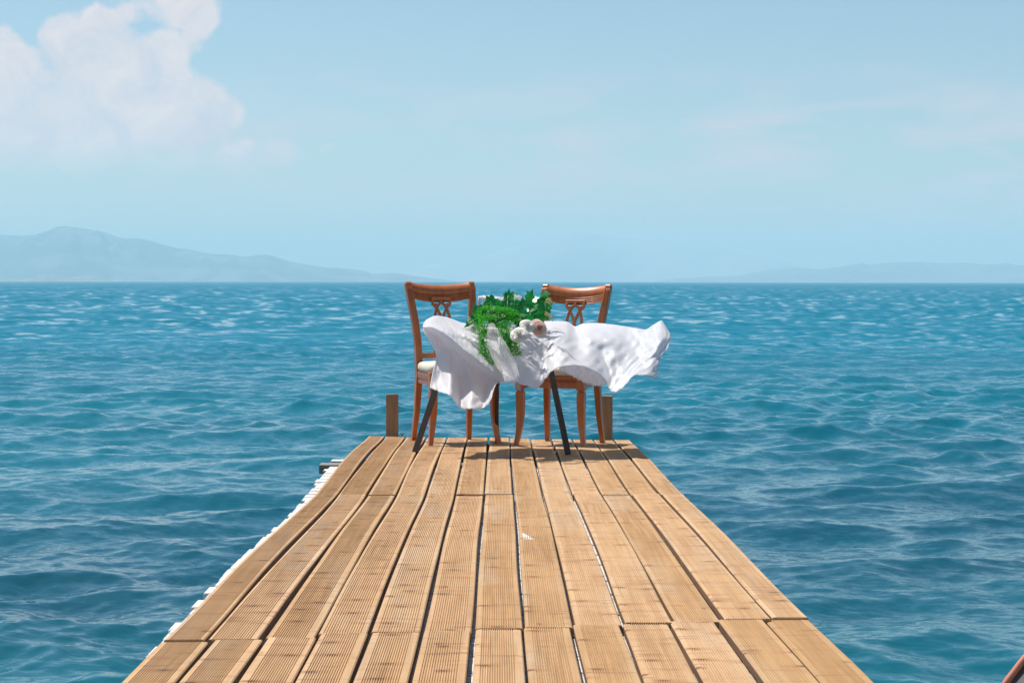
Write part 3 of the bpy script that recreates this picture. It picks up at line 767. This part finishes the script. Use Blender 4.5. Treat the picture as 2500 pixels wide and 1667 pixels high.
# ------------------------------------------------------------ flowers
AR = P(1225, 795, 10.75); AR.z = TZ + .012
arr = empty('flower_arrangement', 'wedding flower arrangement of ivy, trailing greens and pale roses on the table', 'flowers', tuple(AR))
def basis(nrm, spin):
    n = Vector(nrm).normalized(); a = n.cross(Vector((0, 0, 1)))
    if a.length < .1: a = n.cross(Vector((1, 0, 0)))
    a.normalize(); b = n.cross(a); c, s = math.cos(spin), math.sin(spin)
    return a * c + b * s, b * c - a * s, n
def rose(center, rad, nrm, m, seed, label, openn=1.0):
    r = random.Random(seed); mb = MB(); A_, B_, N_ = basis(nrm, r.uniform(0, 6)); c0 = center - AR
    #        ring radius, petals, rim height, outward curl
    layers = [(.10, 2, .50, 0), (.22, 3, .50, .0), (.40, 3, .44, .05), (.62, 4, .30, .12), (.86, 5, .06, .22), (1.05, 5, -.14, .28)]
    for li, (fr_, npt, hh, curl) in enumerate(layers):
        off_ = r.uniform(0, 6.28)
        for q in range(npt):
            a0 = off_ + 2 * math.pi * q / npt + r.uniform(-.15, .15); wdt = 2 * math.pi / npt * (.68 if li > 2 else .8)
            nu_, nv_ = 11, 8; V_ = []; dh = r.uniform(-.05, .05)
            for i in range(nu_):
                uu = -1 + 2 * i / (nu_ - 1)
                for j in range(nv_):
                    v = j / (nv_ - 1); edge_ = max(0, v - .7) / .3
                    a = a0 + uu * wdt * (.45 + .55 * math.sin(v * 1.9))
                    ve = v * (1 - .22 * abs(uu) ** 3)
                    rr = rad * (.06 + (fr_ - .06) * ve ** .6 + curl * edge_ ** 2 * .8 + .05 * fr_ * (q % 2))
                    h = rad * (-.35 + (hh + dh + .35) * ve ** .9 - curl * edge_ ** 2 * .5 + .03 * math.sin(uu * 5 + q * 2 + li) * v)
                    V_.append(c0 + (A_ * math.cos(a) + B_ * math.sin(a)) * rr + N_ * h)
            mb.add(V_, [(i * nv_ + j, (i + 1) * nv_ + j, (i + 1) * nv_ + j + 1, i * nv_ + j + 1) for i in range(nu_ - 1) for j in range(nv_ - 1)])
    o = mb.build('rose', m, arr, True); o['label'] = label
    so_ = o.modifiers.new('t', 'SOLIDIFY'); so_.thickness = .0006
rose(P(1267, 815, 10.24), .041, (-.15, -1, .8), WROSE, 1, 'white rose lowest in the front')
rose(P(1288, 793, 10.33), .035, (.15, -1, .8), WROSE, 2, 'white rose next to the peach one')
rose(P(1317, 799, 10.36), .041, (.55, -1, .45), PROSE, 3, 'peach rose tilted to the right', 1.0)
rose(P(1156, 800, 10.62), .024, (-.3, -1, .2), WROSE, 4, 'small white rose at the left end')
def ivy_leaf(mb, c, size, nrm, spin, cup=.18):
    A_, B_, N_ = basis(nrm, spin)
    o = [(0, -.42), (.18, -.55), (.48, -.38), (.36, -.12), (.62, .12), (.30, .22), (.16, .42), (0, .78), (-.16, .42), (-.30, .22), (-.62, .12), (-.36, -.12), (-.48, -.38), (-.18, -.55)]
    V_ = [c - AR + N_ * 0] + [c - AR + (A_ * x + B_ * y) * size + N_ * size * (cup * abs(x) - .25 * max(0, y) ** 2) for x, y in o]
    mb.add(V_, [(0, i + 1, (i + 1) % len(o) + 1) for i in range(len(o))])
def lance(mb, c, size, nrm, spin, w_=.3):
    A_, B_, N_ = basis(nrm, spin); c = c - AR
    mb.add([c, c + (A_ * w_ * .5 + B_ * .45) * size + N_ * size * .08, c + B_ * size - N_ * size * .1, c + (-A_ * w_ * .5 + B_ * .45) * size + N_ * size * .08], [(0, 1, 2), (0, 2, 3)])
def rn(): return (rnd.uniform(-.7, .7), -1, rnd.uniform(-.2, 1.1))
def ivy(pts, name='ivy_sprig', m=IVY, sprd=5, per=1, sz=(.045, .062), label=None):
    mb = MB()
    for (px, py, D) in pts:
        for q in range(per):
            ivy_leaf(mb, P(px + rnd.uniform(-sprd, sprd), py + rnd.uniform(-sprd, sprd), D + rnd.uniform(-.05, .05)), rnd.uniform(*sz) * .88, rn(), rnd.uniform(0, 6.28))
    C = sorted(pts); mb.tube([P(*p) - AR for p in C], .0012, 5)
    o = mb.build(name, m, arr); 
    if label: o['label'] = label
    return o
ivy([(1196,731,10.7),(1203,737,10.68),(1190,748,10.68),(1186,755,10.66),(1198,752,10.66),(1163,758,10.64),(1172,764,10.6),(1178,775,10.6),(1168,780,10.6),(1150,782,10.62),(1145,790,10.62),(1160,778,10.6),(1210,742,10.66)], per=1, sprd=3, sz=(.052, .074))
ivy([(1222,752,10.65),(1232,745,10.66),(1238,738,10.7),(1243,728,10.72),(1240,722,10.72),(1255,733,10.7),(1262,742,10.68),(1250,755,10.62),(1238,760,10.6),(1228,760,10.6),(1218,758,10.62),(1212,748,10.64),(1265,752,10.64),(1275,745,10.66),(1282,742,10.66),(1290,745,10.66),(1256,720,10.72)], per=2, sprd=6)
ivy([(1298,733,10.9),(1296,724,10.72),(1303,745,10.86),(1312,740,10.86),(1318,750,10.84),(1308,757,10.8),(1290,765,10.8),(1300,775,10.78),(1312,772,10.78),(1325,766,10.78),(1330,757,10.8),(1305,785,10.74),(1322,778,10.76),(1328,720,10.9),(1330,730,10.9),(1334,740,10.88),(1326,735,10.9),(1320,760,10.8),(1298,755,10.8)], per=1, sprd=5, sz=(.058, .080))
mb = MB()
for px, py in ((1258,765),(1262,775),(1268,785),(1275,778),(1266,792),(1280,770),(1272,770),(1256,785),(1275,796)):
    ivy_leaf(mb, P(px, py, 10.55), .034, rn(), rnd.uniform(0, 6), .05)
mb.build('dark_leaf_sprig', DARKLEAF, arr)
def trail(path, wid, n, size, m, name, jitter=.03):
    C = cr(path, 20); mb = MB()
    for q in range(5):
        o_ = rnd.uniform(-.5, .5)
        mb.tube([P(c[0] + o_ * np.interp(i, [0, len(C)], [wid, wid * .5]), c[1], c[2]) - AR for i, c in enumerate(C[::5])], .001, 4)
    for _ in range(n):
        t = rnd.random(); i = int(t * (len(C) - 1)); c = C[i]; wl = wid * (1 - .45 * t)
        p = P(c[0] + rnd.gauss(0, .38) * wl, c[1] + rnd.uniform(-4, 4), c[2] + rnd.uniform(-jitter, jitter))
        if rnd.random() < .5:
            lance(mb, p, size * rnd.uniform(.7, 1.3), rn(), math.pi * .0 + rnd.uniform(-1.3, 1.3) + (math.pi if rnd.random() < .7 else 0), .30)
        else: lance(mb, p, size * rnd.uniform(.6, 1.2), rn(), rnd.uniform(0, 6.28), .34)
    return mb.build(name, m, arr)
trail([(1192,752,10.56),(1180,775,10.44),(1176,800,10.37),(1178,825,10.36),(1180,850,10.36),(1186,868,10.36)], 24, 900, .016, FERN, 'trailing_greenery')
trail([(1184,862,10.37),(1194,878,10.36),(1206,890,10.36)], 17, 170, .013, FERN, 'trailing_greenery')
trail([(1220,762,10.55),(1226,785,10.42),(1230,805,10.37),(1240,830,10.36),(1250,848,10.36),(1259,866,10.36)], 34, 1500, .017, FERN, 'trailing_greenery')
trail([(1190,770,10.5),(1215,772,10.48),(1240,775,10.48),(1254,782,10.48)], 36, 900, .017, FERN, 'trailing_greenery', .04)
trail([(1188,752,10.5),(1210,756,10.45),(1235,760,10.45),(1255,768,10.45)], 34, 700, .018, FERN, 'trailing_greenery', .04)
trail([(1186,772,10.42),(1200,778,10.42),(1214,776,10.42)], 26, 420, .017, FERN, 'trailing_greenery', .04)
ivy([(1185,765,10.5),(1200,768,10.5),(1212,765,10.5),(1226,770,10.5),(1240,768,10.5),(1252,772,10.5),(1262,764,10.52),(1275,762,10.52),(1284,770,10.5),(1202,782,10.42),(1212,786,10.42),(1222,780,10.42),(1198,775,10.42)], per=2, sprd=6, sz=(.038, .055))
def blossoms(spots, name, n=5, r_=8, m=BUDS, size=.0036):
    mb = MB()
    for px, py, D in spots:
        for q in range(n):
            c = P(px + rnd.gauss(0, r_ / 2), py + rnd.gauss(0, r_ / 2), D - rnd.uniform(0, .04)) - AR
            for k_ in range(4):
                A_, B_, N_ = basis(rn(), k_ * 1.57); s = size * rnd.uniform(.6, 1.3)
                mb.add([c, c + (A_ + B_ * .6) * s + N_ * s * .3, c + A_ * 1.8 * s, c + (A_ - B_ * .6) * s + N_ * s * .3], [(0, 1, 2, 3)])
    return mb.build(name, m, arr)
blossoms([(1207,760,10.44),(1190,768,10.42),(1228,772,10.40),(1145,780,10.55),(1150,784,10.55),(1250,790,10.38),(1244,802,10.36),(1212,772,10.42),(1254,846,10.34),(1260,853,10.34),(1252,858,10.34),(1186,858,10.34),(1192,866,10.34),(1182,845,10.34),(1170,825,10.34),(1196,880,10.34),(1168,808,10.34),(1218,784,10.38),(1236,812,10.34),(1226,834,10.34),(1262,862,10.34)], 'small_blossoms')
blossoms([(1260,724,10.68),(1264,723,10.68),(1268,725,10.68)], 'white_berries', 7, 4, WROSE, .006)
mb = MB(); mb.tube([P(1332, y_, 10.66) - AR for y_ in (733, 745, 760, 772)], .0011, 4)
for (px, py, ex, ey) in ((1332,735,1345,731),(1332,738,1344,744),(1332,736,1352,740),(1330,765,1343,772),(1330,768,1348,782),(1331,770,1356,778),(1328,762,1340,768)):
    C = cr([(px, py, 10.66), ((px + ex) / 2, (py + ey) / 2 - 3, 10.62), (ex, ey, 10.6)], 6); mb.tube([P(*c) - AR for c in C], .0011, 4)
    for c in C[3:]:
        for q in range(3): lance(mb, P(c[0] + rnd.uniform(-2, 2), c[1] + rnd.uniform(-2, 2), c[2]), .007, rn(), rnd.uniform(0, 6), .6)
mb.build('pale_grass_sprig', leafm('straw_sprig', (.35, .28, .10), (.55, .45, .20), .7), arr)

# whitewashed wicker lantern behind the greens
LC = P(1200, 760, 10.92); LC.z = TZ + .01
lt = empty('wicker_lantern', 'small whitewashed wicker lantern half hidden behind the ivy', 'lantern', tuple(LC), R(0))
WICK = wood_simple('white_wicker', (.42, .38, .36), (.80, .78, .77), (90, 90, 90), .8, .8)
def w2(px, py, D): return P(px, py, D) - LC
corn_t = [w2(1170, 726, 10.86), w2(1234, 733, 10.80), w2(1236, 729, 10.99), w2(1180, 724, 11.02)]
corn_b = [w2(1167, 760, 10.86), w2(1226, 762, 10.80), w2(1232, 758, 10.99), w2(1180, 756, 11.02)]
for c in corn_b: c.z = 0.0
for i in range(4):
    mb = MB(); j = (i + 1) % 4
    for q in range(3):
        o3 = [Vector((.004 * math.cos(k_ * 1.6 + q * 2.1), .004 * math.sin(k_ * 1.6 + q * 2.1), .004 * math.sin(k_ * 1.6 + q * 2.1))) for k_ in range(9)]
        mb.tube([corn_t[i].lerp(corn_t[j], k_ / 8) + o3[k_] for k_ in range(9)], .0045, 6)
        mb.tube([corn_t[i].lerp(corn_b[i], k_ / 8) + o3[k_] for k_ in range(9)], .0045, 6)
        mb.tube([corn_b[i].lerp(corn_b[j], k_ / 8) + o3[k_] + Vector((0, 0, .006)) for k_ in range(9)], .0034, 6)
    mb.build('frame_rod', WICK, lt, True)
mb = MB()
for k_ in range(15):
    t = (k_ + .5) / 15; a = corn_t[0].lerp(corn_t[1], t); b_ = corn_t[3].lerp(corn_t[2], t)
    mb.tube([a, (a + b_) / 2 + Vector((0, 0, -.002 + .004 * (k_ % 2))), b_], .0026, 5)
for k_ in range(9):
    t = (k_ + .5) / 9; a = corn_t[0].lerp(corn_t[3], t); b_ = corn_t[1].lerp(corn_t[2], t); mb.tube([a + Vector((0, 0, .003)), b_ + Vector((0, 0, .003))], .0024, 5)
mb.build('woven_lid', WICK, lt, True)
mb = MB()
for k_ in range(6):
    t = .35 + .62 * (k_ + .5) / 6; a = corn_t[0].lerp(corn_t[1], t); b_ = corn_b[0].lerp(corn_b[1], t); mb.tube([a, (a + b_) / 2 + Vector((.004 * (-1) ** k_, 0, 0)), b_], .003, 5)
mb.build('woven_side', WICK, lt, True)

# ------------------------------------------------------------ far boats
SAIL = mat('sail_white', (.85, .84, .80), .7); HULL = mat('hull_white', (.75, .76, .78), .4)
def sailboat(px, D, h, label, lean=0):
    c = P(px, 687, D); b = empty('sailing_boat', label, 'boat', (c.x, D, SEA), R(25), 'boats far out on the horizon')
    mb = MB(); L_ = h * .85; rings = []
    for t in np.linspace(-1, 1, 9):
        wv = .14 * L_ * (1 - abs(t) ** 2.4) + .01; rings.append([(t * L_ / 2, -wv, .5), (t * L_ / 2, -wv * .4, -.2), (t * L_ / 2, wv * .4, -.2), (t * L_ / 2, wv, .5)])
    mb.loft(rings); mb.build('hull', HULL, b)
    mb = MB(); mb.tube([(0, 0, .4), (0, 0, h)], .06, 6); mb.build('mast', HULL, b)
    mb = MB(); mb.add([(.1, 0, .9), (.1, 0, h * .97), (-L_ * .42, 0, .95), (-L_ * .16, .18, h * .5)], [(0, 1, 3), (0, 3, 2)])
    mb.add([(.2, 0, h * .85), (.2, .1, .8), (L_ * .46, 0, .6)], [(0, 1, 2)]); o = mb.build('sail', SAIL, b); o.modifiers.new('t', 'SOLIDIFY').thickness = .03
sailboat(2152, 4500, 7.5, 'tiny white sailing boat under the right-hand hills')
sailboat(354, 4500, 5.0, 'tiny sailing boat off the right tip of the small island')
sailboat(404, 4300, 5.5, 'tiny white sailing boat under the left hills, right of another sail')
c = P(2093, 687, 4200); mo = empty('motor_boat', 'tiny low white motor boat left of the right-hand sail', 'boat', (c.x, 4200, SEA), R(10), 'boats far out on the horizon')
mb = MB(); mb.loft([[(t * 5, -wv, 1.0), (t * 5, -wv * .5, -.2), (t * 5, wv * .5, -.2), (t * 5, wv, 1.0)] for t, wv in ((-1, 1.2), (-.3, 1.4), (.4, 1.1), (1, .05))]); mb.build('hull', HULL, mo)
mb = MB(); mb.box((-.6, 0, 1.5), (3.2, 1.6, 1.1)); bevel(mb.build('cabin', HULL, mo), .15)

# ------------------------------------------------------------ grey prow poking into the lower right corner
PG = mat('prow_grey', (.20, .19, .19), .6); PO = mat('prow_orange', (.55, .20, .12), .6)
g = G(PG); a = g.noise(g.vec((14, 14, 14)), 1, 4); g.col(g.mix(g.ramp(a.outputs[0], .35, .65), (.07, .07, .075), (.13, .12, .12)))
b0 = P(2462, 1667, 3.0)
bt = empty('boat_prow', 'grey prow with an orange rim at the lower right corner', 'boat', (b0.x, 3.0, SEA))
rim = [P(2412, 1800, 3.0), P(2436, 1712, 3.0), P(2454, 1670, 3.0), P(2476, 1640, 3.0), P(2502, 1607, 3.0), P(2560, 1545, 3.0), P(2640, 1490, 3.0)]
rim = [rim[0] + Vector((-.12, 0, -1.6)), rim[0] + Vector((-.09, 0, -1.0)), rim[0] + Vector((-.05, 0, -.45)), rim[0] + Vector((-.025, 0, -.18))] + rim
C = [Vector(c) for c in cr([tuple(p) for p in rim], 6)]; bo = Vector(bt.location)
mb = MB(); mb.tube([c - bo for c in C], .006, 10); mb.build('rim', PO, bt, True)
mb = MB(); rings = []
for c in C:
    q = c - bo; rings.append([q + Vector((.0, .0, 0)), q + Vector((.10, -.10, -.04)), q + Vector((.45, -.14, -.15)), q + Vector((.75, 0, -.2)), q + Vector((.45, .14, -.15)), q + Vector((.10, .10, -.04))])
mb.loft(rings); mb.build('hull', PG, bt, True)
